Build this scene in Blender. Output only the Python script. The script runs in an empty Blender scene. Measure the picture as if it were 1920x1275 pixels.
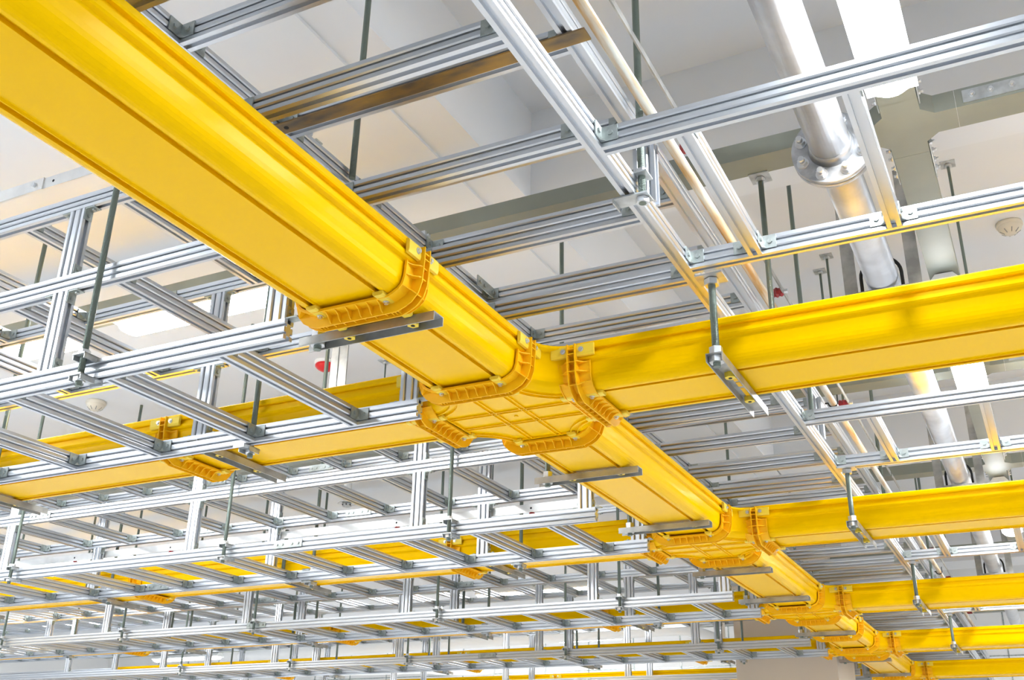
import bpy, math, random
from mathutils import Matrix, Vector
random.seed(4)
C = bpy.context.scene.collection
SC = bpy.context.scene
ZO = 1.6            # the camera stands 1.6 m above the floor; heights below are given from the camera
P = 1.861           # spacing of the bays
PI = math.pi

# ---------------------------------------------------------------- camera, world, exposure
cam = bpy.data.cameras.new('camera'); cam_o = bpy.data.objects.new('camera', cam); C.objects.link(cam_o)
r = Vector((0.89335711, 0.44900245, 0.01760349)); d = Vector((-0.16527041, 0.36475503, -0.91631842)); f = Vector((-0.41785018, 0.81569024, 0.40006332))
cam_o.matrix_world = Matrix(((r.x, -d.x, -f.x, 0), (r.y, -d.y, -f.y, 0), (r.z, -d.z, -f.z, ZO), (0, 0, 0, 1)))
cam.sensor_width = 36; cam.lens = 1960.8 / 1920 * 36; cam.clip_start = .05; cam.clip_end = 100
SC.camera = cam_o
w = bpy.data.worlds.new('world'); SC.world = w; w.use_nodes = True
w.node_tree.nodes['Background'].inputs[0].default_value = (.93, .96, 1, 1)
w.node_tree.nodes['Background'].inputs[1].default_value = .6
SC.view_settings.view_transform = 'Standard'; SC.view_settings.look = 'None'
SC.view_settings.gamma = 1; SC.view_settings.use_curve_mapping = False
SC.view_settings.exposure = 0.10
LAMP = 60

# ---------------------------------------------------------------- materials
def mat(name, col, rough=.5, metal=0., bump=0., bscale=60., var=0., vscale=8., spec=.5, stretch=(1, 1, 1), col2=None, coat=0.):
    m = bpy.data.materials.new(name); m.use_nodes = True; nt = m.node_tree; b = nt.nodes['Principled BSDF']
    b.inputs['Base Color'].default_value = (*col, 1); b.inputs['Roughness'].default_value = rough
    b.inputs['Metallic'].default_value = metal; b.inputs['Specular IOR Level'].default_value = spec
    b.inputs['Coat Weight'].default_value = coat; b.inputs['Coat Roughness'].default_value = .12
    tc = nt.nodes.new('ShaderNodeTexCoord'); mp = nt.nodes.new('ShaderNodeMapping'); mp.inputs['Scale'].default_value = stretch
    nt.links.new(tc.outputs['Object'], mp.inputs[0])
    if var or col2:
        n = nt.nodes.new('ShaderNodeTexNoise'); n.inputs['Scale'].default_value = vscale; n.inputs['Detail'].default_value = 5
        nt.links.new(mp.outputs[0], n.inputs['Vector'])
        cr = nt.nodes.new('ShaderNodeValToRGB'); cr.color_ramp.elements[0].position = .38; cr.color_ramp.elements[1].position = .62
        c2 = col2 or tuple(c * (1 - var) for c in col)
        cr.color_ramp.elements[0].color = (*c2, 1); cr.color_ramp.elements[1].color = (*col, 1)
        nt.links.new(n.outputs[0], cr.inputs[0]); nt.links.new(cr.outputs[0], b.inputs['Base Color'])
    if bump:
        n2 = nt.nodes.new('ShaderNodeTexNoise'); n2.inputs['Scale'].default_value = bscale
        bp = nt.nodes.new('ShaderNodeBump'); bp.inputs['Strength'].default_value = bump; bp.inputs['Distance'].default_value = .002
        nt.links.new(mp.outputs[0], n2.inputs['Vector']); nt.links.new(n2.outputs[0], bp.inputs['Height']); nt.links.new(bp.outputs[0], b.inputs['Normal'])
    return m
M = {}
M['yellow'] = mat('yellow_plastic', (1.0, .585, .0), .26, 0, spec=.16)
M['yellow'].node_tree.nodes['Principled BSDF'].inputs['Specular Tint'].default_value = (1, .72, .10, 1)
M['orange'] = mat('orange_yellow_plastic', (1.0, .54, .004), .45, spec=.25)
M['clip'] = mat('light_yellow_plastic', (.93, .68, .05), .4)
M['alu'] = mat('anodised_aluminium', (.66, .69, .735), .34, .88)
M['galv'] = mat('galvanised_steel', (.62, .65, .66), .42, .75, .1, 80, var=.25, vscale=30)
M['galvdull'] = mat('zinc_plated_bracket', (.50, .55, .54), .4, .7, .1, 60, var=.3, vscale=40)
M['bolt'] = mat('zinc_bolt', (.72, .74, .76), .3, .9)
M['strut'] = mat('strut_channel_steel', (.50, .50, .48), .42, .7, .1, 60, var=.35, vscale=14, stretch=(1, 1, 1))
M['pipe'] = mat('galvanised_pipe', (.70, .73, .78), .36, .75, .15, 18, var=.22, vscale=7)
M['flange'] = mat('weathered_flange', (.60, .62, .65), .4, .7, .2, 50, var=.5, vscale=16)
M['rust'] = mat('rusty_conduit', (.74, .73, .64), .42, .3, .2, 60, vscale=34, col2=(.55, .33, .12), stretch=(1.6, .12, 1.6))
M['green'] = mat('sage_green_paint', (.29, .31, .265), .5, .05, .1, 30, var=.1, vscale=5)
M['ceil'] = mat('ceiling_paint', (.80, .82, .85), .85, 0, .1, 40, var=.02, vscale=1.2)
M['beam'] = mat('beam_paint', (.83, .85, .88), .85, 0, .1, 40, var=.03, vscale=1.2)
M['wall'] = mat('wall_panel_paint', (.88, .87, .85), .7, 0)
M['column'] = mat('column_paint', (.66, .60, .53), .8, 0, var=.05, vscale=1)
M['floor'] = mat('raised_floor', (.78, .79, .81), .4, 0)
M['white'] = mat('white_enamel', (.90, .90, .89), .4)
M['cream'] = mat('cream_plastic', (.74, .69, .58), .5)
M['red'] = mat('red_insulator', (.30, .008, .012), .35)
M['redcap'] = mat('red_cover', (.75, .01, .012), .3)
M['black'] = mat('dark_gap', (.015, .015, .015), .8)
M['flat'] = mat('tinned_copper_bar', (.86, .86, .85), .32, .55, .1, 60, var=.12, vscale=10)
M['plaster'] = mat('plaster_strip', (.86, .88, .88), .6)
M['brown'] = mat('stained_protective_film', (.42, .24, .05), .35, .3, .2, 40, vscale=6, col2=(.13, .10, .07), stretch=(1, 3, 3))
def emis(name, col, s):
    m = bpy.data.materials.new(name); m.use_nodes = True; nt = m.node_tree
    b = nt.nodes['Principled BSDF']; b.inputs['Base Color'].default_value = (1, 1, 1, 1)
    b.inputs['Emission Color'].default_value = (*col, 1); b.inputs['Emission Strength'].default_value = s; return m
M['lamp'] = emis('lit_tube_diffuser', (.93, .97, 1), LAMP)
def rodmat():
    m = mat('threaded_zinc', (.20, .24, .21), .38, .75)
    nt = m.node_tree; b = nt.nodes['Principled BSDF']
    wv = nt.nodes.new('ShaderNodeTexWave'); wv.bands_direction = 'Z'; wv.inputs['Scale'].default_value = 120
    tc = nt.nodes.new('ShaderNodeTexCoord'); bp = nt.nodes.new('ShaderNodeBump'); bp.inputs['Distance'].default_value = .0015; bp.inputs['Strength'].default_value = .6
    nt.links.new(tc.outputs['Object'], wv.inputs['Vector']); nt.links.new(wv.outputs[1], bp.inputs['Height']); nt.links.new(bp.outputs[0], b.inputs['Normal'])
    return m
M['rod'] = rodmat()

# ---------------------------------------------------------------- mesh builder
class MB:
    def __init__(s): s.v = []; s.f = []; s.sm = []
    def add(s, vs, fs, smooth=False, mtx=None):
        o = len(s.v)
        s.v += [tuple(mtx @ Vector(v)) if mtx else tuple(v) for v in vs]
        for q in fs: s.f.append([i + o for i in q]); s.sm.append(smooth)
        return s
    def box(s, x0, x1, y0, y1, z0, z1, mtx=None):
        v = [(x, y, z) for x in (x0, x1) for y in (y0, y1) for z in (z0, z1)]
        return s.add(v, [(0, 1, 3, 2), (4, 6, 7, 5), (0, 4, 5, 1), (2, 3, 7, 6), (0, 2, 6, 4), (1, 5, 7, 3)], mtx=mtx)
    def prism(s, prof, a, b, axis='x', smooth=False, caps=True, mtx=None):
        # prof: closed 2D outline; axis x -> (y,z); y -> (x,z); z -> (x,y)
        n = len(prof)
        def pt(p, t): return {'x': (t, p[0], p[1]), 'y': (p[0], t, p[1]), 'z': (p[0], p[1], t)}[axis]
        v = [pt(p, a) for p in prof] + [pt(p, b) for p in prof]
        fs = [(i, (i + 1) % n, n + (i + 1) % n, n + i) for i in range(n)]
        s.add(v, fs, smooth, mtx)
        if caps:
            o = len(s.v) - 2 * n
            s.f += [[o + i for i in range(n)][::-1], [o + n + i for i in range(n)]]; s.sm += [False, False]
        return s
    def cyl(s, p0, p1, r0, r1=None, n=16, smooth=True, caps=True):
        r1 = r0 if r1 is None else r1
        p0 = Vector(p0); p1 = Vector(p1); ax = (p1 - p0).normalized()
        u = ax.orthogonal().normalized()
        if abs(ax.z) > .9: u = Vector((1, 0, 0))
        v = ax.cross(u)
        vs = []
        for p, rr in ((p0, r0), (p1, r1)):
            vs += [p + (u * math.cos(2 * PI * i / n) + v * math.sin(2 * PI * i / n)) * rr for i in range(n)]
        s.add(vs, [(i, (i + 1) % n, n + (i + 1) % n, n + i) for i in range(n)], smooth)
        if caps:
            o = len(s.v) - 2 * n
            s.f += [[o + i for i in range(n)][::-1], [o + n + i for i in range(n)]]; s.sm += [False, False]
        return s
    def hexa(s, p0, p1, r): return s.cyl(p0, p1, r, n=6, smooth=False)
    def lathe(s, prof, n=28, c=(0, 0, 0), smooth=True):
        vs = []
        for (rr, z) in prof: vs += [(c[0] + rr * math.cos(2 * PI * i / n), c[1] + rr * math.sin(2 * PI * i / n), c[2] + z) for i in range(n)]
        fs = []
        for k in range(len(prof) - 1):
            fs += [(k * n + i, k * n + (i + 1) % n, (k + 1) * n + (i + 1) % n, (k + 1) * n + i) for i in range(n)]
        return s.add(vs, fs, smooth)
    def tube(s, pts, r, n=12):
        pts = [Vector(p) for p in pts]; rings = []
        for i, p in enumerate(pts):
            t = (pts[min(i + 1, len(pts) - 1)] - pts[max(i - 1, 0)]).normalized()
            ref = Vector((0, 0, 1)) if abs(t.z) < .8 else Vector((1, 0, 0))
            u = t.cross(ref).normalized(); v = u.cross(t)
            rings.append([p + (u * math.cos(2 * PI * k / n) + v * math.sin(2 * PI * k / n)) * r for k in range(n)])
        vs = [q for ring in rings for q in ring]
        fs = [(i * n + k, i * n + (k + 1) % n, (i + 1) * n + (k + 1) % n, (i + 1) * n + k) for i in range(len(pts) - 1) for k in range(n)]
        fs += [tuple(range(n))[::-1], tuple((len(pts) - 1) * n + k for k in range(n))]
        return s.add(vs, fs, True)
    def mesh(s, name, m):
        me = bpy.data.meshes.new(name); me.from_pydata(s.v, [], s.f)
        me.polygons.foreach_set('use_smooth', s.sm); me.materials.append(M[m]); me.update()
        import bmesh
        bm = bmesh.new(); bm.from_mesh(me); bmesh.ops.recalc_face_normals(bm, faces=bm.faces); bm.to_mesh(me); bm.free()
        return me
CACHE = {}
def shared(key, name, m, fn):
    if key not in CACHE: b = MB(); fn(b); CACHE[key] = b.mesh(name, m)
    return CACHE[key]
def put(name, me, parent=None, loc=(0, 0, 0), rot=(0, 0, 0)):
    o = bpy.data.objects.new(name, me); C.objects.link(o)
    if parent is not None: o.parent = parent; o.location = loc
    else: o.location = (loc[0], loc[1], loc[2] + ZO)
    o.rotation_euler = rot
    return o
def thing(name, label, cat, loc, group=None, rotz=0):
    o = bpy.data.objects.new(name, None); C.objects.link(o); o.empty_display_size = .05
    o.location = (loc[0], loc[1], loc[2] + ZO); o.rotation_euler = (0, 0, rotz)
    o['label'] = label; o['category'] = cat
    if group: o['group'] = group
    return o
def tag(o, label, cat, group=None):
    o['label'] = label; o['category'] = cat
    if group: o['group'] = group
    return o
def struct(name, b, m):
    o = put(name, b.mesh(name, m)); o['kind'] = 'structure'; return o
ORD = ['first', 'second', 'third', 'fourth', 'fifth', 'sixth', 'seventh', 'eighth', 'ninth', 'tenth', 'eleventh', 'twelfth']
BAY = ['nearest', 'second nearest', 'third nearest', 'fourth nearest', 'farthest']

# ---------------------------------------------------------------- room shell (relative to camera height)
SLAB, SOF = 2.50, 2.08
YF = 13.0; XL = -14.; XRR = 9.; YN = -6.
struct('floor', MB().box(XL, XRR, YN, YF, -ZO - .1, -ZO), 'floor')
struct('ceiling', MB().box(XL, XRR, YN, YF, SLAB, SLAB + .15), 'ceil')
# low ceiling field left of the coffers, with a haunched edge
struct('trim_8', MB().prism([(XL, SOF), (-1.685, SOF), (-1.685, SOF + .012), (-1.524, SOF + .012), (-1.524, SLAB + .02), (XL, SLAB + .02)], YN, YF, 'y'), 'beam')
for i, (y0, y1) in enumerate(((3.107, 3.41), (6.95, 7.35), (10.6, 11.0))):
    struct('trim_%d' % (i + 1), MB().box(-1.53, XRR, y0, y1, SOF + .012, SLAB + .02), 'beam')
wb = MB().box(XL, XRR, YF, YF + .15, -ZO, SLAB)
struct('wall_far', wb, 'wall')
struct('wall_near', MB().box(XL, XRR, YN - .15, YN, -ZO, SLAB), 'wall')
struct('wall_left', MB().box(XL - .15, XL, YN, YF, -ZO, SLAB), 'wall')
struct('wall_right', MB().box(XRR, XRR + .15, YN, YF, -ZO, SLAB), 'wall')
sm = MB()
x = -12.9
while x < 6:
    sm.box(x, x + .014, YF - .006, YF + .01, -ZO, SLAB); x += .62
sm.box(XL, XRR, YF - .006, YF + .01, 1.50, 1.512)
struct('trim_5', sm, 'galvdull')
col = struct('trim_6', MB().box(-2.27, -1.50, 8.38, 9.12, -ZO, SOF + .01), 'column')
struct('trim_9', MB().box(4.6, 4.75, 9.2, YF, -ZO, SLAB), 'column')
struct('trim_7', MB().box(.55, 4.7, 9.2, 9.7, 1.62, SLAB), 'column')

# ---------------------------------------------------------------- aluminium profile
def rect_prof(w, h):
    """closed outline of a slotted aluminium bar: wide faces (height h) carry two slots, narrow faces one"""
    a, b = w / 2, h / 2
    right = [(a, -b), (a, -b + .0095), (a - .0025, -b + .0125), (a - .0030, -b + .0115), (a - .009, -b + .0115), (a - .009, -b + .0185), (a - .0030, -b + .0185), (a - .0030, -b + .0165), (a - .0006, -b + .0195),
             (a - .0006, b - .0195), (a - .0030, b - .0165), (a - .0030, b - .0185), (a - .009, b - .0185), (a - .009, b - .0115), (a - .0030, b - .0115), (a - .0025, b - .0125), (a, b - .0095), (a, b)]
    top = [(.0055, b), (.0055, b - .003), (.0055, b - .010), (-.0055, b - .010), (-.0055, b - .003), (-.0055, b)]
    left = [(-p[0], p[1]) for p in right[::-1]]
    bot = [(-.0055, -b), (-.0055, -b + .010), (.0055, -b + .010), (.0055, -b)]
    return right + top + left + bot
RW, RH = .032, .048
def bar_mesh(axis, length, w=RW, h=RH):
    """axis x,y: wide faces vertical; z: a post with its wide faces towards -y/+y"""
    def fn(b):
        if axis == 'z': b.prism([(q[1], q[0]) for q in rect_prof(w, h)], 0, length, 'z')
        else: b.prism(rect_prof(w, h), 0, length, axis)
    return shared(('bar', axis, round(length, 3), w, h), 'aluminium_bar', 'alu', fn)
def bracket_fn(b, sx=1, sy=1, L=.036, H=.034):
    # corner at origin; one leg along +x*sx lying on the face y=0 (sticking to -y*sy side), other along -y*sy on the face x=0
    t = .003
    def bx(x0, x1, y0, y1, z0, z1): b.box(min(x0 * sx, x1 * sx), max(x0 * sx, x1 * sx), min(y0 * sy, y1 * sy), max(y0 * sy, y1 * sy), z0, z1)
    bx(0, L, -t, 0, -H / 2, H / 2); bx(0, t, -L, 0, -H / 2, H / 2)
    b.hexa((sx * .021, -sy * t, 0), (sx * .021, -sy * (t + .004), 0), .0062)
    b.hexa((sx * t, -sy * .021, 0), (sx * (t + .004), -sy * .021, 0), .0062)
    b.add([(sx * t, -sy * t, -H / 2), (sx * .013, -sy * t, -H / 2), (sx * t, -sy * .013, -H / 2), (sx * t, -sy * t, -H / 2 + .012)], [(0, 1, 2), (0, 1, 3), (0, 2, 3), (1, 2, 3)])
def bracket(sx, sy): return shared(('br', sx, sy), 'corner_bracket', 'galvdull', lambda b: bracket_fn(b, sx, sy))
def splice_mesh():
    def fn(b):
        b.box(-.075, .075, -.0035, 0, -.017, .017)
        for x in (-.058, -.030, .022, .055): b.cyl((x, -.0035, 0), (x, -.007, 0), .006, n=10)
    return shared('splice', 'splice_plate', 'galvdull', fn)

# ---------------------------------------------------------------- ladders
def ladder_x(label, x0, x1, ya, yb, z, rungs, group, splices=(), brk='R', rail_h=RH):
    """rails along x with front faces at ya / back rail front face yb, z = bottom; rungs: list of x centres"""
    t = thing('cable_ladder', label, 'cable ladder', (x1, ya, z), group)
    zc = rail_h / 2
    for k, yy in enumerate((ya, yb)):
        rl = put('side_rail', bar_mesh('x', x1 - x0, RW, rail_h), t, (x0 - x1, yy - ya + RW / 2, zc))
        for sx_, kk in splices:
            if kk == k: put('splice_plate', splice_mesh(), rl, (sx_ - x0, -RW / 2, .006))
    ln = yb - ya - RW
    for xc in rungs:
        if not (x0 < xc < x1): continue
        g = put('rung', bar_mesh('y', ln), t, (xc - x1, RW, RH / 2 + .0006))
        hx = RW / 2
        if 'R' in brk:
            put('corner_bracket', bracket(1, 1), g, (hx, ln, .004)); put('corner_bracket', bracket(1, -1), g, (hx, 0, .004))
        if 'L' in brk: put('corner_bracket', bracket(-1, 1), g, (-hx, ln, .004))
    return t
LV = [('bottom', .953, .050), ('middle', 1.232, .048), ('top', 1.490, .046)]
for k in range(5):
    x0 = [-5.4, -7.0, -9.3, -11.5, -12.5][k]
    ya = 1.715 + k * P; yb = 2.297 + k * P - (.012 if k else 0)
    for li, (lname, z, h) in enumerate(LV):
        if k == 0: rr = [[-1.678 - .367 * i for i in range(11)], [-2.067 + .4 - .403 * i for i in range(10)], [-2.114 + .39 - .385 * i for i in range(10)]][li]
        else:
            off = [0, -.10, -.04][li] + (.02 if k == 1 and li == 0 else 0)
            rr = [-1.690 + off - .334 * i for i in range(int((-1.69 - x0) / .334))]
        spl = {(0, 0): [], (1, 0): [(-2.90, 0), (-4.2, 1)], (1, 1): [(-4.5, 0), (-3.93, 1), (-2.95, 1)], (1, 2): [(-3.9, 1), (-3.2, 1)], (2, 0): [(-4.6, 0)], (2, 1): [(-3.4, 1), (-5.0, 1)], (2, 2): [(-3.3, 1)]}.get((k, li), [(-3.9 - .3 * li, 0)])
        ladder_x('silver cable ladder, %s tier of the %s rack left of main duct' % (lname, BAY[k]),
                 x0, -1.468 if li == 0 else -1.474, ya, yb, z, rr, 'cable ladder tiers left of the main duct', spl, rail_h=h)
        # posts standing on this tier and carrying the next
        if li < 2:
            z0 = z + h; z1 = LV[li + 1][1]
            for pi, px in enumerate((-1.511 if k else -1.498, -2.257, -3.47 if k else -3.37, -4.70, -5.95, -7.2, -8.4)):
                if px < x0 + .1: continue
                for si, yy in enumerate((ya, yb)):
                    pt = thing('support_post', 'slotted post, %s from duct, on %s %s rail of %s left rack' % (
                        ORD[pi], lname, ('front', 'back')[si], BAY[k]), 'post', (px, yy + RW / 2, z0), 'posts between the left cable ladders')
                    put('post_bar', bar_mesh('z', z1 - z0, .030, .055), pt)
                    ab = shared('postbr', 'angle_bracket', 'galvdull', lambda b: (
                        b.box(.0, .003, -.013, .013, -.034, 0), b.box(0, .034, -.013, .013, -.003, 0),
                        b.hexa((.003, 0, -.021), (.008, 0, -.021), .006), b.hexa((.021, 0, -.003), (.021, 0, -.008), .006)))
                    put('angle_bracket', ab, pt, (.0275, 0, z1 - z0))
                    put('angle_bracket', ab, pt, (.0275, 0, 0), (PI, 0, 0))
                    put('angle_bracket', ab, pt, (-.0275, 0, z1 - z0), (0, 0, PI))
                    if k < 2: put('angle_bracket', ab, pt, (-.0275, 0, 0), (0, PI, 0))

# central ladder along the main duct: lower tier and wider upper tier
def ladder_y(label, xa, xb, y0, y1, z, rungs, group, off=0):
    t = thing('cable_ladder', label, 'cable ladder', (xa, y0, z), group)
    for xx in (xa, xb - RW): put('side_rail', bar_mesh('y', y1 - y0), t, (xx - xa + RW / 2, 0, RH / 2))
    ln = xb - xa - 2 * RW
    for yc in rungs:
        g = put('rung', bar_mesh('x', ln), t, (RW, yc - y0, RH / 2 + .0006))
        put('corner_bracket', bracket(1, 1), g, (0, -RW / 2, .004)); put('corner_bracket', bracket(-1, 1), g, (ln, -RW / 2, .004))
        if off < 1: put('corner_bracket', bracket(1, -1), g, (0, RW / 2, .004))
    return t
yr = [.26, .60, .942, 1.290, 1.633, 1.972, 2.315, 2.655, 3.0]
while yr[-1] < 12.3: yr.append(yr[-1] + .343)
yu = [.22, .56, .905, 1.247, 1.593, 1.93, 2.268, 2.612, 2.952]
while yu[-1] < 12.3: yu.append(yu[-1] + .343)
cl = ladder_y('long silver ladder along the yellow main duct, lower of its two tiers', -1.300, -.657, .1, 12.6, 1.204, yr, 'ladders along the main duct')
put('splice_plate', splice_mesh(), cl.children[1], (RW / 2 + .0001, 2.80 - .1, .006), (0, 0, PI / 2))
lu = ladder_y('long silver ladder along the yellow main duct, upper of its two tiers', -1.448, -.668, .1, 12.6, 1.414, yu, 'ladders along the main duct')
put('splice_plate', splice_mesh(), lu.children[0], (RW / 2 + .0001, 2.445 - .1, .006), (0, 0, PI / 2))
fl = tag(put('flat_bar', shared('film', 'flat_bar', 'brown', lambda b: b.box(0, .785, 0, .037, -.004, 0))), 'flat bar with brown stained film lying crosswise under the upper long ladder', 'flat bar')
fl.location = (-1.427, 1.543, 1.4135 + ZO)
put('bolt_hole', MB().cyl((.03, .018, -.0045), (.03, .018, -.003), .006, n=12).mesh('bolt_hole', 'black'), fl)
for i, yy in enumerate((1.99, 3.86, 5.72, 7.58)):
    pt = thing('support_post', 'bright slotted post between the two long ladder tiers, %s from the camera' % ORD[i], 'post', (-.676, yy, 1.252), 'posts on the long ladder right rail')
    put('post_bar', bar_mesh('z', .162, .030, .052), pt)

# right ladders
for k in range(4):
    x1 = [1.2, 1.9, 2.6, 3.4][k]
    ya = 1.662 + k * P; yb = 2.242 + k * P
    xs = [-.494, -.174, .15, .49, .82, 1.15, 1.48, 1.8, 2.12, 2.45, 2.8] if k == 0 else [-.440, -.083, .27, .60, .93, 1.26, 1.6, 1.93, 2.26, 2.6, 2.93]
    t = thing('cable_ladder', 'bright aluminium ladder branching right from the long ladders, %s of four' % BAY[k], 'cable ladder', (-.657, ya, 1.204), 'ladders crossing to the right')
    for yy in (ya, yb): put('side_rail', bar_mesh('x', x1 + .657), t, (0, yy - ya + RW / 2, RH / 2))
    put('corner_bracket', bracket(1, 1), t, (0, 0, RH / 2 + .004)); put('corner_bracket', bracket(1, 1), t, (0, yb - ya, RH / 2 + .004))
    ln = yb - ya - RW
    for xc in xs:
        if xc > x1 - .05: continue
        g = put('rung', bar_mesh('y', ln), t, (xc + .657, RW, RH / 2 + .0006))
        put('corner_bracket', bracket(1, 1), g, (RW / 2, ln, .004)); put('corner_bracket', bracket(-1, 1), g, (-RW / 2, ln, .004))
        put('corner_bracket', bracket(1, -1), g, (RW / 2, 0, .004))

# ---------------------------------------------------------------- hanging rods with clamps
def rod_mesh(L, r=.0085): return shared(('rod', round(L, 3), r), 'threaded_bar', 'rod', lambda b: b.cyl((0, 0, 0), (0, 0, L), r, n=12))
def nut_mesh(r=.015, h=.012): return shared(('nut', r, h), 'hex_nut', 'bolt', lambda b: b.hexa((0, 0, 0), (0, 0, h), r))
def clamp(side):   # lower clamp plate reaching under the rail, upper one over it; side=+1: rail lies towards +y
    def fn(b):
        b.box(-.021, .021, *sorted((-side * .018, side * .055)), 0, .004)
        b.box(-.021, .021, *sorted((side * .052, side * .055)), -.008, .004)
        b.box(-.021, -.018, *sorted((-side * .016, side * .03)), -.012, .004)
        b.box(.018, .021, *sorted((-side * .016, side * .03)), -.012, .004)
    return shared(('clamp', side), 'clamp_plate', 'galv', fn)
def rod(label, x, y, z0, ztop, railz, railh, side, group, below=.03):
    t = thing('threaded_rod', label, 'threaded rod', (x, y, z0 - below), group)
    put('rod_bar', rod_mesh(ztop - z0 + below), t)
    put('clamp_plate', clamp(side), t, (0, 0, railz - .005 - z0 + below))
    put('clamp_plate', clamp(side), t, (0, 0, railz + railh + .001 - z0 + below))
    put('nut', nut_mesh(), t, (0, 0, railz - .018 - z0 + below)); put('nut', nut_mesh(), t, (0, 0, railz + railh + .005 - z0 + below))
for k in range(4):
    for i, x in enumerate((-2.085, -3.235, -4.60, -5.75, -6.95)):
        if k == 0 and i > 2: continue
        rod('threaded rod on the front rail of the %s left rack, %s from duct' % (BAY[k], ORD[i]), x, 1.715 + k * P - .024, .953, SOF, .953, .05, 1, 'rods hanging the left racks')
        rod('threaded rod on the back rail of the %s left rack, %s from duct' % (BAY[k], ORD[i]), x, 2.297 + k * P + RW + .020 - (.012 if k else 0), .953, SOF, .953, .05, -1, 'rods hanging the left racks')
def rod2(label, x, y, z0, ztop, group, plate=True, r=.0085):
    t = thing('threaded_rod', label, 'threaded rod', (x, y, z0), group)
    put('rod_bar', rod_mesh(ztop - z0, r), t)
    if plate:
        put('square_washer', shared('sqw', 'square_washer', 'galv', lambda b: b.box(-.03, .03, -.03, .03, 0, .004)), t, (0, 0, ztop - z0 - .004)); put('nut', nut_mesh(), t, (0, 0, ztop - z0 - .018))
rod2('dark threaded rod dropping to the left rail of the upper long ladder', -1.403, 1.832, 1.43, SLAB, 'rods of the long ladder')
t = thing('threaded_rod', 'threaded rod clamped to the bright right rail of the long ladder, nearest of them', 'threaded rod', (-.6465, 1.872, 1.185), 'rods of the long ladder')
def side_clamp(t, z0):
    cm = shared('sclamp', 'clamp_plate', 'galv', lambda b: (b.box(-.062, .018, -.021, .021, 0, .004), b.box(-.062, -.059, -.021, .021, -.01, .004)))
    put('clamp_plate', cm, t, (0, 0, 1.199 - z0)); put('clamp_plate', cm, t, (0, 0, 1.2535 - z0)); put('nut', nut_mesh(), t, (0, 0, 1.186 - z0)); put('nut', nut_mesh(), t, (0, 0, 1.2575 - z0))
put('rod_bar', rod_mesh(SLAB - 1.185), t); side_clamp(t, 1.185)
for i, (x, y) in enumerate(((-1.493, 3.33), (-.6465, 3.62), (-1.493, 5.62), (-.6465, 5.34), (-1.493, 7.20), (-.6465, 7.25))):
    rod2('thin dark threaded rod above the long ladder, %s one away from the camera' % ORD[i], x, y, 1.255 if x > -1.2 else 1.42, SOF + .01 if 3.1 < y < 3.41 or 6.95 < y < 7.35 else SLAB, 'rods above the long ladder')
rod2('dark threaded rod with a square washer under the green trunking', -.576, 2.768, 1.255, 1.7495, 'rods under the green trunking')
for i, (x, y, zb) in enumerate(((-.080, 4.19, 1.75), (-.71, 4.81, 1.7), (-.773, 4.96, 2.0), (-.46, 6.2, 1.3), (-.689, 7.49, 1.8), (-.10, 8.3, 1.3), (.03, 8.3, 1.3))):
    rod2('slim dark suspension rod on the right side, %s from the camera' % ORD[i], x, y, zb, SLAB, 'slim suspension rods on the right', True, .006)

rod2('dark threaded rod passing in front of the red-covered detector', -2.575, 3.305, 1.30, SOF, 'rods by the double steel post')
rod2('very thin rod hanging from the ceiling right of the double steel post', -2.90, 4.215, 1.62, SOF, 'rods by the double steel post', True, .004)

# ---------------------------------------------------------------- yellow duct
XC, YC = -1.274, 2.523
OUT = [(0, 0), (.076, 0), (.0785, -.0045), (.0805, -.0045), (.0805, -.002), (.0780, -.002), (.0780, .0065), (.0975, .0065), (.0975, -.002), (.0945, -.002), (.0945, -.0045), (.103, -.0045), (.109, -.0032), (.114, -.0008), (.1195, .0025), (.125, .007), (.1297, .013), (.1333, .0205), (.1358, .030), (.1373, .041), (.138, .053),
       (.1385, .062), (.141, .067), (.149, .070), (.152, .074), (.152, .083), (.144, .084), (.144, .097), (.152, .098), (.154, .102), (.154, .114), (.151, .118), (.139, .118)]
INN = [(.135, .114), (.134, .05), (.131, .030), (.124, .018), (.112, .0105), (0, .0085)]
DPROF = OUT + INN + [(-q[0], q[1]) for q in INN[:-1][::-1]] + [(-q[0], q[1]) for q in OUT[1:][::-1]]
def duct_mesh(axis, L):
    def fn(b): b.prism(DPROF, 0, L, axis, smooth=False)
    me = shared(('duct', axis, round(L, 3)), 'cable_duct', 'yellow', fn)
    return me
def duct(label, axis, a, b, c, group):
    if axis == 'y': o = put('cable_duct', duct_mesh('y', b - a), None, (c, a, 1.0))
    else: o = put('cable_duct', duct_mesh('x', b - a), None, (a, c, 1.0))
    try:
        md = o.modifiers.new('soft', 'WEIGHTED_NORMAL'); o.modifiers.remove(md)
    except Exception: pass
    return tag(o, label, 'cable duct', group)

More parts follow.
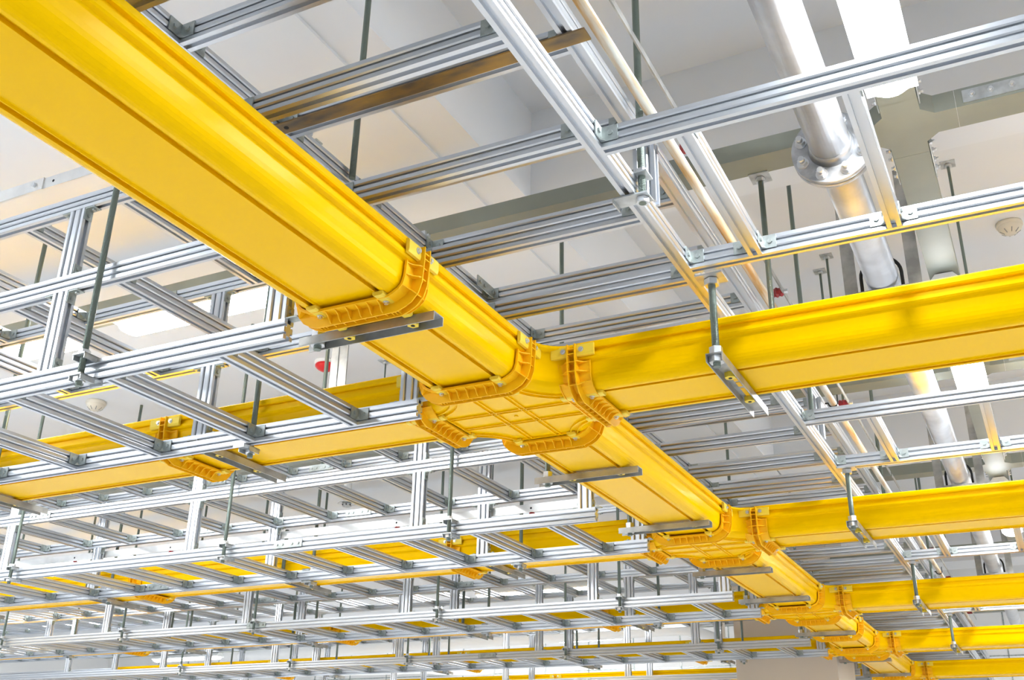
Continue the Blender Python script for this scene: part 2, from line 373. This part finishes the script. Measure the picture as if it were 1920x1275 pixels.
# coupler in local frame: axis along x, lateral y, z=0 at duct underside
PATH = [(.1435, .066), (.1425, .050), (.141, .029), (.136, .013), (.127, .003), (.114, -.004), (.104, -.0085)]
PATH = PATH + [(.0, -.0085)]
def path_full():
    r_ = PATH; return r_ + [(-q[0], q[1]) for q in r_[:-1][::-1]]
def offset(path, dd):
    out = []
    for i, p in enumerate(path):
        a = Vector(path[max(i - 1, 0)]); b = Vector(path[min(i + 1, len(path) - 1)]); t = (b - a).normalized()
        n = Vector((-t.y, t.x))
        if n.dot(Vector((p[0], p[1] - .06))) < 0: n = -n
        out.append((p[0] + n.x * dd, p[1] + n.y * dd))
    return out
def sweep_strip(b, inner, outer, x0, x1):
    n = len(inner)
    vs = [(x, *q) for x in (x0, x1) for q in inner] + [(x, *q) for x in (x0, x1) for q in outer]
    fs = []
    for i in range(n - 1):
        fs += [(i, i + 1, n + i + 1, n + i), (2 * n + i, 3 * n + i, 3 * n + i + 1, 2 * n + i + 1), (i, 2 * n + i, 2 * n + i + 1, i + 1), (n + i, n + i + 1, 3 * n + i + 1, 3 * n + i)]
    fs += [(0, n, 3 * n, 2 * n), (n - 1, 3 * n - 1, 4 * n - 1, 2 * n - 1)]
    b.add(vs, fs)
def coupler_fn(b):
    pf = path_full(); n = len(pf)
    ri = [(.1555, .110), (.1555, .0715)] + offset(pf, .002) + [(-.1555, .0715), (-.1555, .110)]
    ro = [(.1722, .110), (.1722, .0715)] + offset(pf, .028) + [(-.1722, .0715), (-.1722, .110)]
    sweep_strip(b, pf, offset(pf, .0035), -.046, .046)
    sweep_strip(b, ri, ro, -.0125, -.0095)
    sweep_strip(b, ri, ro, .0095, .0125)
    for s in (-1, 1): sweep_strip(b, offset(pf, .003), offset(pf, .007), s * .046 - .0012, s * .046 + .0012)
    # ribs
    o1 = offset(pf, .003)
    def rib(py, pz, ny, nz, wings=True, hh=.023):
        ty, tz = -nz, ny; h = .00125
        def q(x, dd, k): return (x, py + ny * dd + ty * h * k, pz + nz * dd + tz * h * k)
        for s in (-1, 1):
            prof = [(.012, 0), (.012, .025), (.019, .021), (.028, .010), (.037, .0055), (.045, .005), (.045, 0)]
            m = len(prof); vs = [q(s * a, dd, 1) for a, dd in prof] + [q(s * a, dd, -1) for a, dd in prof]
            if wings: b.add(vs, [tuple(range(m)), tuple(range(m, 2 * m))[::-1]] + [(i, (i + 1) % m, m + (i + 1) % m, m + i) for i in range(m)])
        vs = [q(x, dd, k) for k in (1, -1) for x, dd in ((-.0098, 0), (.0098, 0), (.0098, hh), (-.0098, hh))]
        b.add(vs, [(0, 1, 2, 3), (7, 6, 5, 4), (0, 4, 5, 1), (1, 5, 6, 2), (2, 6, 7, 3), (3, 7, 4, 0)])
    for y in (-.072, -.044, -.016, .012, .040, .066): rib(y, -.009, 0, -1)
    for s in (-1, 1):
        for y in (.088, .097, .106): rib(s * y, -.009, 0, -1, False)
        rib(s * .137, .012, s * .80, -.60); rib(s * .1425, .036, s, -.06); rib(s * .1435, .062, s, -.03)
        rib(s * .1555, .082, s, 0, False, .015); rib(s * .1555, .096, s, 0, False, .015)
def coupler(label, x, y, alongx, group, par=None):
    rz = 0 if alongx else PI / 2
    if par is None:
        t = thing('duct_coupler', label, 'duct coupler', (x, y, 1.0), group, rz)
        put('coupler_frame', shared('coup', 'coupler_frame', 'orange', coupler_fn), t)
    else: t = put('coupler_frame', shared('coup', 'coupler_frame', 'orange', coupler_fn), par, (x, y, 0), (0, 0, rz))
    cb = shared('clipb', 'retaining_clip', 'clip', lambda b: b.prism([(-.013, 0), (.013, 0), (.013, -.007), (.009, -.010), (-.009, -.010), (-.013, -.007)], .013, .062, 'x'))
    ct = shared('clipt', 'retaining_clip', 'clip', lambda b: b.prism([(0, -.018), (.007, -.017), (.009, -.010), (.009, .010), (.007, .015), (0, .016)], .013, .062, 'x'))
    bb = shared('cbolt', 'clip_bolt', 'bolt', lambda b: (b.cyl((.026, 0, -.010), (.026, 0, -.0115), .0075, n=14), b.hexa((.026, 0, -.0115), (.026, 0, -.016), .0052)))
    bt = shared('tbolt', 'clip_bolt', 'bolt', lambda b: (b.cyl((.026, .009, 0), (.026, .0105, 0), .0075, n=14), b.hexa((.026, .0105, 0), (.026, .015, 0), .0052)))
    for a in (0, PI):
        for s in (-1, 1):
            c = put('retaining_clip', cb, t, (0, s * .0885, -.005), (0, 0, a))
            if par is None: put('clip_bolt', bb, c)
            else: put('clip_bolt', bb, t, (0, s * .0885, -.005), (0, 0, a))
            sc = put('retaining_clip', ct, t, (0, s * .1545, .094), (0, 0, a))
            if (s == -1) != (a == PI): sc.scale = (1, -1, 1)
            if par is None: put('clip_bolt', bt, sc)
            else:
                s2 = put('clip_bolt', bt, t, (0, s * .1545, .094), (0, 0, a)); s2.scale = sc.scale
    return t

# cross fitting
def cross_fn(b):
    hx = .245; r0 = hx - .139
    N = 10
    prof = [(.139, .118), (.154, .114), (.154, .104), (.139, .102), (.139, .03), (.134, .014), (.124, .004), (.108, -.003)]
    # offset n from wall centreline: n = value - .139 (positive = outwards, towards the corner centre)
    quad = []
    for qd in range(4):
        sx = (1, -1, -1, 1)[qd]; sy = (1, 1, -1, -1)[qd]
        rings = []
        line = []
        for i in range(N + 1):
            a = PI / 2 * i / N
            line.append(a)
        for (u, z) in prof:
            rr = r0 + (.139 - u)
            cx_ = hx; cy_ = hx
            ring = [(sx * (cx_ - rr * math.cos(a)), sy * (cy_ - rr * math.sin(a)), z) for a in line]
            # straight the ends out so that arms have parallel walls
            rings.append(ring)
        vs = [p for ring in rings for p in ring]; n = N + 1
        fs = [(k * n + i, k * n + i + 1, (k + 1) * n + i + 1, (k + 1) * n + i) for k in range(len(rings) - 1) for i in range(N)]
        b.add(vs, fs, True)
        # inner skin
        inn = [(.135, .118), (.135, .012), (.104, .004)]
        rings = []
        for (u, z) in inn:
            rr = r0 + (.139 - u)
            rings.append([(sx * (hx - rr * math.cos(a)), sy * (hx - rr * math.sin(a)), z) for a in line])
        vs = [p for ring in rings for p in ring]
        b.add(vs, [(k * n + i, k * n + i + 1, (k + 1) * n + i + 1, (k + 1) * n + i) for k in range(2) for i in range(N)], True)
        rr = r0 + (.139 - .108)
        quad.append([(sx * (hx - rr * math.cos(a)), sy * (hx - rr * math.sin(a))) for a in line])
        # arc ribs on the underside
        for dd in (.040, .060):
            rr = r0 + dd
            ri = [(sx * (hx - rr * math.cos(a)), sy * (hx - rr * math.sin(a)), -.003) for a in line]
            ro = [(sx * (hx - (rr + .003) * math.cos(a)), sy * (hx - (rr + .003) * math.sin(a)), -.003) for a in line]
            lo = [(p[0], p[1], -.009) for p in ri]; lp = [(p[0], p[1], -.009) for p in ro]
            vs = ri + ro + lo + lp
            fs = []
            for i in range(N): fs += [(i, i + 1, 2 * n + i + 1, 2 * n + i), (n + i, 3 * n + i, 3 * n + i + 1, n + i + 1), (2 * n + i, 2 * n + i + 1, 3 * n + i + 1, 3 * n + i)]
            b.add(vs, fs)
    # bottom plate outline: quadrants in order, arcs run from (near x-arm wall end) to (y-arm end)
    def order(q, fl): return q if fl else q[::-1]
    # a=0: point (hx-rr, hx) on y arm; a=90: (hx, hx-rr) on x arm
    loop = []
    loop += quad[0][::-1]          # from x arm (+x) to y arm (+y)
    loop += quad[1]                # y arm (+y) to -x arm
    loop += quad[2][::-1]
    loop += quad[3]
    m = len(loop)
    b.add([(p[0], p[1], -.003) for p in loop] + [(p[0], p[1], .004) for p in loop], [tuple(range(m)), tuple(range(m, 2 * m))[::-1]] + [(i, (i + 1) % m, m + (i + 1) % m, m + i) for i in range(m)])
    for u in (-.054, -.040, .040, .054):
        b.box(-.235, .235, u - .0013, u + .0013, -.0075, -.003); b.box(u - .0013, u + .0013, -.235, .235, -.0075, -.003)
    for s in (-1, 1):
        b.box(s * .19 - .0015, s * .19 + .0015, -.105, .105, -.009, -.003); b.box(-.105, .105, s * .19 - .0015, s * .19 + .0015, -.009, -.003)
    b.cyl((0, 0, -.003), (0, 0, -.006), .006, n=10)
CW = ['nearest', 'second', 'third', 'fourth']
for k in range(5):
    yc = YC + k * P
    nm = BAY[k]
    c = thing('duct_crossing', 'yellow four-way duct crossing with ribbed underside, %s along the main duct' % nm, 'duct crossing', (XC, yc, 1.0), 'four-way duct crossings')
    put('crossing_body', shared('cross', 'crossing_body', 'yellow', cross_fn), c)
    for dx, dy, wd in ((.245, 0, 'right'), (-.245, 0, 'left'), (0, -.245, 'front'), (0, .245, 'back')):
        coupler('', dx, dy, dx != 0, None, c)
    R_END = [1.3, 2.0, 2.8, 3.6, 4.4][k]
    duct('yellow cable duct branch running right from the %s crossing' % nm, 'x', XC + .247, R_END, yc, 'branch ducts on the right')
    # left branch in sections
    ends = [XC - .247, -2.47, -4.47, -6.47, -8.5] if k else [XC - .247, -2.47, -4.47]
    for j in range(len(ends) - 1):
        duct('yellow cable duct branch left of the %s crossing, %s section out' % (nm, ORD[j]), 'x', ends[j + 1] + .001, ends[j] - .001, yc, 'branch ducts on the left')
        if j: coupler('ribbed coupler on left branch duct of the %s crossing, %s one out' % (nm, ORD[j - 1]), ends[j], yc, True, 'ribbed duct couplers')
segs = [(-.6, 1.733), (1.737, YC - .247), (YC + .247, YC + P - .247), (YC + P + .247, YC + 2 * P - .247), (YC + 2 * P + .247, 7.228), (7.232, YC + 3 * P - .247), (YC + 3 * P + .247, YC + 4 * P - .247), (YC + 4 * P + .247, 12.0)]
seglab = ['large yellow main duct section filling the upper left, nearest the camera', 'short yellow main duct section just before the nearest crossing', 'yellow main duct section between nearest and second crossings',
          'yellow main duct section between second and third crossings', 'yellow main duct section right behind the third crossing', 'short yellow main duct section just before the fourth crossing', 'yellow main duct section behind the fourth crossing', 'last yellow main duct section towards the far wall']
for (a, b_), lb in zip(segs, seglab): duct(lb, 'y', a, b_, XC, 'main duct sections')
coupler('orange-yellow coupler joining the first two main duct sections', XC, 1.735, False, 'ribbed duct couplers')
coupler('orange-yellow coupler on the main duct between third and fourth crossings', XC, 7.23, False, 'ribbed duct couplers')

# ---------------------------------------------------------------- duct hangers
def chan_fn(L):
    def fn(b):
        b.prism([(-.021, -.022), (-.021, 0), (.021, 0), (.021, -.022), (.0185, -.022), (.0185, -.0025), (-.0185, -.0025), (-.0185, -.022)], 0, L, 'x')
        # oblong slots shown as dark inlays in the web
    return fn
def hanger(label, x, y, z, along, L, rodx, nuts, ztop, group, slots=()):
    t = thing('duct_hanger', label, 'duct hanger', (x, y, z), group, 0 if along == 'x' else PI / 2)
    ch = put('channel_bar', shared(('chan', round(L, 3)), 'channel_bar', 'strut', chan_fn(L)), t)
    for s in slots: put('channel_slot', shared('slot', 'channel_slot', 'orange', lambda b: b.box(-.016, .016, -.0055, .0055, -.0032, -.0024)), ch, (s, 0, 0))
    put('rod_bar', rod_mesh(ztop - z + .03, .0095), t, (rodx, 0, -.03))
    put('nut', nut_mesh(.019, .016), t, (rodx, 0, -.019)); put('nut', nut_mesh(.017, .020), t, (rodx, 0, .001))
    ym = shared('ynut', 'plastic_nut', 'clip', lambda b: (b.hexa((0, 0, -.0025), (0, 0, -.016), .0145), b.cyl((0, 0, -.016), (0, 0, -.0165), .0055, n=10)))
    yh = shared('yhole', 'nut_bore', 'black', lambda b: b.cyl((0, 0, -.0162), (0, 0, -.0175), .0048, n=10))
    for q in nuts:
        n_ = put('plastic_nut', ym, t, (q, 0, 0)); put('nut_bore', yh, n_)
    return t
for i, y in enumerate((1.823, 3.12, 3.90, 4.86, 5.66, 6.98, 8.45, 9.50)):
    hanger('grey channel bar with two yellow nuts under the main duct, %s from the camera' % ORD[i], -1.492, y, .9915, 'x', .372, .040, (.131, .305), 1.413, 'channel hangers under the main duct')
for k in range(4):
    h = hanger('slotted channel hanger with yellow nuts under the %s right branch duct' % BAY[k], -.625, 2.290 + k * P - (.05 if k else 0), .9915, 'y', .44, .022, (.140, .327), 1.204, 'channel hangers under the right branches', (.185, .225, .27, .30))
    put('square_washer', shared('sqw2', 'square_washer', 'galv', lambda b: b.box(-.03, .03, -.035, .035, 0, .004)), h, (.022, 0, .208)); put('nut', nut_mesh(.019, .016), h, (.022, 0, .190))
for k in range(4):
    for i, x in enumerate((-2.28, -3.43, -4.80, -5.95)):
        if k == 0 and i > 2: continue
        hanger('channel hanger with yellow nuts under %s left branch duct, %s from main duct' % (BAY[k], ORD[i]), x, 2.300 + k * P, .9915 - .0, 'y', .44, .050, (.130, .316), 1.232, 'channel hangers under the left branches')

# ---------------------------------------------------------------- green cable trunking above
ZG = 1.75
def trunk(label, axis, a, b, c, group):
    wd = .05; pr = [(-wd, 0), (wd, 0), (wd, .058), (wd - .012, .058), (wd - .012, .055), (wd - .003, .055), (wd - .003, .003), (-wd + .003, .003), (-wd + .003, .055), (-wd + .012, .055), (-wd + .012, .058), (-wd, .058)]
    mb = MB().prism(pr, 0, b - a, axis)
    o = put('cable_trunking', mb.mesh('cable_trunking', 'green'), None, (a, c, ZG) if axis == 'x' else (c, a, ZG))
    return tag(o, label, 'cable trunking', group)
def splice_child(o, loc, rz=0):
    me = shared('tsplice', 'splice_plate', 'galv', lambda b: b.box(-.10, .10, -.003, 0, -.02, .02))
    s = put('splice_plate', me, o, loc, (0, 0, rz))
    for x in (-.075, -.028, .025, .072): put('bolt', shared('tbolt2', 'bolt', 'bolt', lambda b: (b.hexa((0, -.003, 0), (0, -.008, 0), .0085), b.cyl((0, -.008, 0), (0, -.016, 0), .005, n=8))), s, (x, 0, 0))
YG = [2.70, 4.72, 6.30]; XG = -.145
for i, yg in enumerate(YG):
    c = thing('trunking_crossing', 'sage green four-way trunking crossing, %s from the camera' % ORD[i], 'trunking crossing', (XG, yg, ZG), 'green trunking crossings')
    def tcf(b):
        a, h = .05, .14
        pts = [(h, -a), (h, a), (a + .035, a), (a, a + .035), (a, h), (-a, h), (-a, a + .035), (-a - .035, a), (-h, a), (-h, -a), (-a - .035, -a), (-a, -a - .035), (-a, -h), (a, -h), (a, -a - .035), (a + .035, -a)]
        m = len(pts); b.add([(p[0], p[1], 0) for p in pts] + [(p[0], p[1], .003) for p in pts], [tuple(range(m)), tuple(range(m, 2 * m))[::-1]])
        for i_ in range(m):
            if i_ in (0, 4, 8, 12): continue
            p, q = pts[i_], pts[(i_ + 1) % m]
            b.add([(p[0], p[1], 0), (q[0], q[1], 0), (q[0], q[1], .058), (p[0], p[1], .058)], [(0, 1, 2, 3)])
    put('crossing_body', shared('tcross', 'crossing_body', 'green', tcf), c)
    splice_child(c, (.26 - .0, -.0505, .028)); splice_child(c, (.045 + .007, -.20, .028), PI / 2); splice_child(c, (.052, .21, .028), PI / 2); splice_child(c, (-.052, .21, .028), -PI / 2); splice_child(c, (-.052, -.20, .028), -PI / 2)
    trunk('sage green cable trunking running left from the %s green crossing' % ORD[i], 'x', -12.5, XG - .141, yg, 'green trunking runs')
    trunk('sage green cable trunking running right from the %s green crossing' % ORD[i], 'x', XG + .141, 6.2, yg, 'green trunking runs')
for yg in (-1.6, .62, 8.6, 11.5): trunk('sage green trunking over a lamp row, %s' % {-4.2: 'far behind the camera', -1.6: 'behind the camera', .62: 'above the camera', 8.6: 'crossing beyond the third green crossing', 11.5: 'last one before the far wall'}[yg], 'x', -12.5, 6.2, yg, 'green trunking over the lamp rows')
prev = .80
for i, yg in enumerate(YG + [8.4]):
    trunk('sage green trunking along the lamps, %s stretch from the camera' % ORD[i], 'y', prev, yg - .141, XG, 'green trunking runs'); prev = yg + .141

# ---------------------------------------------------------------- lamps
def lamp(label, x, y, z, L, along, Wd=.128):
    t = thing('tube_lamp', label, 'tube lamp', (x, y, z), 'tube lamps under the green trunking', 0 if along == 'x' else PI / 2)
    h = Wd / 2
    hs = MB().prism([(-h, 0), (h, 0), (h, .012), (.03, .055), (-.03, .055), (-h, .012)], 0, L, 'x')
    put('lamp_housing', shared(('lh', L, Wd), 'lamp_housing', 'white', lambda b: b.prism([(-h, 0), (h, 0), (h, .012), (.03, .055), (-.03, .055), (-h, .012)], 0, L, 'x')), t)
    def df(b):
        e = .035; N = 8
        prof = [(h * .92 * math.cos(PI * i / N), -.032 * math.sin(PI * i / N) - .0005) for i in range(N + 1)]
        n = N + 1; vs = []
        for xx, s in ((.006, .55), (e, 1), (L - e, 1), (L - .006, .55)):
            vs += [(xx, p[0] * s, p[1] * s) for p in prof]
        fs = [(k * n + i, k * n + i + 1, (k + 1) * n + i + 1, (k + 1) * n + i) for k in range(3) for i in range(N)]
        fs += [tuple(range(n))[::-1], tuple(3 * n + i for i in range(n))]
        b.add(vs, fs, True)
    put('lamp_diffuser', shared(('ld', L, Wd), 'lamp_diffuser', 'lamp', df), t)
ZL = 1.69
for i, (y0, L) in enumerate(((1.16, 1.26), (3.66, 1.26), (6.49, 1.26))):
    lamp('bright tube lamp above the right side beside the galvanised pipe, %s from the camera' % ORD[i], XG, y0, ZL, L, 'y')
for i, x0 in enumerate((-3.13, -4.45, -5.9)):
    lamp('bright tube lamp glowing behind the nearest left rack, %s from the main duct' % ORD[i], x0, 2.70, ZL, [.87, 1.1, 1.2][i], 'x', .135)
n = 0
for yy, xs in ((-1.6, (-6.5, 4.5)), (.62, (-8.4, -6.9, -5.4, -3.9, 3.5)), (2.70, (-8.5, 1.3, 4.5)), (4.72, (-9.8, -8.0, 1.6, 4.5)), (6.30, (-9.6, -7.9, 1.5, 4.5)), (8.6, (-10.6, -4.7, 1.9, 4.5)), (11.5, (-11.5, -9.5, -7.5, -5.6, .5, 3.5))):  # extra lamp rows added to brighten the room, the rails and the far racks
    for x0 in xs:
        pos = {-4.2: 'far behind the camera', -1.6: 'behind the camera', .62: 'above the camera', 2.70: 'in the nearest row', 4.72: 'in the second row', 6.30: 'in the third row', 8.6: 'in the fourth row', 11.5: 'before the far wall'}[yy]
        lamp('crosswise tube lamp added for light %s, %s from the left' % (pos, ORD[xs.index(x0)]), x0, yy, ZL, 1.2, 'x', .15)
# ---------------------------------------------------------------- galvanised pipe
XP, ZP, RP = -.331, 1.66, .0545
def pipe_y(label, a, b):
    o = put('steel_pipe', MB().cyl((0, 0, 0), (0, b - a, 0), RP, n=40).mesh('steel_pipe', 'pipe'), None, (XP, a, ZP))
    return tag(o, label, 'steel pipe', 'galvanised pipe sections')
YFL = 2.575
for lab, a, b in (('nearer section of the thick galvanised pipe, in front of the flange', -.5, YFL - .001), ('longer section of the thick galvanised pipe, behind the flange', YFL + .001, 12.)):
    o = pipe_y(lab, a, b)
    near = a < 0
    y0 = (b - a - .016) if near else 0
    fl = put('flange', MB().cyl((0, y0, 0), (0, y0 + .016, 0), .110, n=48).mesh('flange', 'flange'), o)
    put('weld_collar', MB().cyl((0, y0 - .03 if near else y0 + .046, 0), (0, y0 if near else y0 + .016, 0), RP + .001, RP + .009, n=40).mesh('weld_collar', 'flange'), o)
    if near:
        for i in range(8):
            a_ = 2 * PI * (i + .5) / 8
            bx, bz = .087 * math.cos(a_), .087 * math.sin(a_)
            bb = MB(); bb.cyl((bx, y0, bz), (bx, y0 - .003, bz), .017, n=16); bb.hexa((bx, y0 - .003, bz), (bx, y0 - .016, bz), .014); bb.cyl((bx, y0 - .016, bz), (bx, y0 - .030, bz), .0085, n=12)
            put('flange_bolt', bb.mesh('flange_bolt', 'bolt'), fl)
gk = tag(put('gasket', MB().cyl((0, -.0008, 0), (0, .0008, 0), .1085, n=40).mesh('gasket', 'black'), None, (XP, YFL, ZP)), 'thin black gasket between the two pipe flanges', 'gasket')
for i, ys in enumerate((3.425, 6.06, 8.7)):
    t = thing('pipe_support', 'grey steel hanger frame with two flat posts carrying the pipe, %s from the camera' % ORD[i], 'pipe support', (XP, ys, ZP - RP - .03), 'pipe hanger frames')
    top = (SOF if i == 0 else SLAB) - (ZP - RP - .03)
    for s in (-1, 1): put('hanger_post', MB().box(s * .105 - .022, s * .105 + .022, 0, .006, 0, top).mesh('hanger_post', 'strut'), t)
    put('cross_bar', MB().box(-.085, .085, -.03, .0, 0, .028).mesh('cross_bar', 'strut'), t)
    ub = [(-RP - .012, -.015, -.012)] + [((RP + .012) * math.cos(a), -.015, RP + .03 + (RP + .012) * math.sin(a)) for a in [PI - PI * j / 14 for j in range(15)]] + [(RP + .012, -.015, -.012)]
    put('u_bolt', MB().tube(ub, .006, 8).mesh('u_bolt', 'black'), t)
t = thing('hanger_post', 'grey double steel post hanging from the ceiling behind the left racks', 'steel post', (-2.487, 3.27, 1.30))
put('post_plate', MB().box(-.039, -.003, 0, .006, 0, SOF - 1.30).mesh('post_plate', 'strut'), t); put('post_plate', MB().box(.0, .040, .004, .010, 0, SOF - 1.30).mesh('post_plate', 'strut'), t)

# ---------------------------------------------------------------- rusty conduit, flat busbars with red insulators
YE = 10.2
rc = tag(put('rusty_conduit', MB().cyl((0, 0, 0), (0, YE, 0), .0125, n=20).mesh('rusty_conduit', 'rust'), None, (-.622, 0, 1.420)), 'thin pale conduit with rust stains above the long ladder right rail', 'conduit')
for y in (3.60, 3.95, 5.6, 7.5):
    ub = [(-.03, y, -.0)] + [(.018 * math.cos(a), y, .018 * math.sin(a)) for a in [PI + PI * j / 8 for j in range(9)]] + [(.018, y, .03)]
    put('pipe_clip', MB().tube(ub, .003, 6).mesh('pipe_clip', 'black'), rc)
def insul(par, loc, rot=(0, 0, 0), white=False):
    me = shared('insul', 'standoff_insulator', 'red', lambda b: b.lathe([(.0, 0), (.012, 0), (.017, .007), (.0135, .014), (.018, .021), (.0135, .028), (.017, .035), (.012, .042), (0, .042)], 8, smooth=False))
    s = put('standoff_insulator', me, par, loc, rot)
    put('insulator_bolt', shared('ibolt', 'insulator_bolt', 'bolt', lambda b: (b.hexa((0, 0, .042), (0, 0, .056), .008), b.hexa((0, 0, -.012), (0, 0, 0), .008))), s)
    return s
# right busbar, one long flat bar in three lengths
ry = [(-.1, 2.55), (2.60, 5.30), (5.35, 10.2)]
for i, (a, b) in enumerate(ry):
    
    t = thing('busbar', 'flat metal busbar on red insulators beside the rusty conduit, %s length from the camera' % ORD[i], 'busbar', (-.600, a, 1.50), 'busbars on red insulators')
    put('flat_bar', MB().prism([(.0, -.009), (.004, -.009), (.004, .009), (.0, .009)], 0, b - a, 'y').mesh('flat_bar', 'strut'), t, (0, 0, 0))
    for y in [2.16, 3.07, 4.20, 5.9, 7.2, 8.2, 9.0, 9.8]:
        if a < y < b: insul(t, (-.040, y - a, 0), (0, PI / 2, 0))
# left busbars
for i, (yy, zz, x0, x1) in enumerate(((1.752, 1.655, -4.5, -1.75), (4.184, 1.200, -6.9, -1.6))):
    t = thing('busbar', ['bright flat busbar at the upper left edge, beside the nearest left rack', 'bright flat busbar under the middle tier of the second left rack'][i], 'busbar', (x0, yy, zz), 'busbars left of the main duct')
    fb = put('flat_bar', MB().box(0, x1 - x0, 0, .004, -.019, .019).mesh('flat_bar', 'flat'), t)
    if i == 0:
        put('overlap_plate', MB().box(1.2, 2.02, -.0045, 0, -.020, .020).mesh('overlap_plate', 'flat'), fb); put('bolt', MB().hexa((1.985, -.0045, 0), (1.985, -.012, 0), .008).mesh('bolt', 'bolt'), fb)
        put('bolt_hole', MB().cyl((2.06, -.0005, .0), (2.06, .001, .0), .0045, n=12).mesh('bolt_hole', 'black'), fb)
    else:
        x = .55
        while x < x1 - x0:
            insul(t, (x, .01, -.034), (0, 0, 0)).scale = (.8, .8, .4); x += .72
            put('bolt_hole', MB().cyl((x, -.0008, 0), (x, .001, 0), .005, n=10).mesh('bolt_hole', 'black'), fb)

# ---------------------------------------------------------------- ceiling devices
def detector(label, x, y, z, red=False):
    t = thing('smoke_detector', label, 'smoke detector', (x, y, z))
    put('detector_base', MB().lathe([(0, 0), (.056, 0), (.058, -.006), (.058, -.016), (.054, -.020), (0, -.020)]).mesh('detector_base', 'cream' if not red else 'white'), t)
    if red: put('red_cover', MB().lathe([(.050, -.020), (.053, -.024), (.052, -.034), (.040, -.046), (.018, -.058), (0, -.060)]).mesh('red_cover', 'redcap'), t)
    else:
        put('detector_dome', MB().lathe([(.053, -.020), (.051, -.030), (.040, -.044), (.022, -.056), (0, -.058)]).mesh('detector_dome', 'cream'), t)
        g = MB()
        for i in range(8):
            a = PI * 2 * i / 8 + .2
            g.cyl((.026 * math.cos(a), .026 * math.sin(a), -.0545), (.044 * math.cos(a), .044 * math.sin(a), -.0405), .0022, n=6)
        put('detector_vents', g.mesh('detector_vents', 'strut'), t)
detector('cream smoke detector on the ceiling at the right edge', .049 * SLAB, 1.936 * SLAB, SLAB)
detector('cream smoke detector seen through the left ladders', -4.80, 4.04, SOF)
detector('detector with a red cover on the ceiling beside the steel post', -3.19, 4.085, SOF, True)
def nozzle(label, x, y, z, ztop, k_):
    t = thing('gas_nozzle', label, 'gas nozzle', (x, y, z), 'ceiling gas nozzles'); t.scale = (k_, k_, k_); ztop = z + (ztop - z) / k_
    put('drop_pipe', MB().cyl((0, 0, .06), (0, 0, ztop - z), .052, n=24).mesh('drop_pipe', 'white'), t)
    put('rosette', MB().lathe([(.045, .072), (.08, .068), (.115, .045), (.118, .038), (.10, .044), (.06, .056)]).mesh('rosette', 'white'), t)
    n_ = MB(); n_.cyl((0, 0, .06), (0, 0, 0), .06, .05, n=20)
    put('nozzle_head', n_.mesh('nozzle_head', 'galv'), t)
    for a in range(6): put('nozzle_port', shared('port', 'nozzle_port', 'black', lambda b: b.cyl((.04, 0, .02), (.060, 0, .02), .009, n=8)), t, (0, 0, 0), (0, 0, a * PI / 3))
nozzle('white gas nozzle with a flared collar seen among the middle ladders', -4.29, 5.88, 1.84, SOF, .55)
nozzle('small white gas nozzle low in the distance left of the beige column', -2.39, 8.47, 1.00, SOF, .45)

# ---------------------------------------------------------------- white pipes on the far wall
for i, (pts, lab) in enumerate((([(-9.5, 11.0, 1.60), (-3.65, 11.0, 1.67), (-3.50, 11.05, 1.67), (-3.3, 11.7, 1.60), (-3.05, 12.8, 1.50)], 'long white pipe running along the far wall and turning back'),
                               ([(-12.5, 12.4, 1.60), (-7.5, 12.4, 1.54), (-7.2, 12.3, 1.50), (-6.3, 11.9, 1.42)], 'white pipe with a bend near the far left wall'))):
    tag(put('white_pipe', MB().tube(pts, .07, 20).mesh('white_pipe', 'white')), lab, 'pipe')
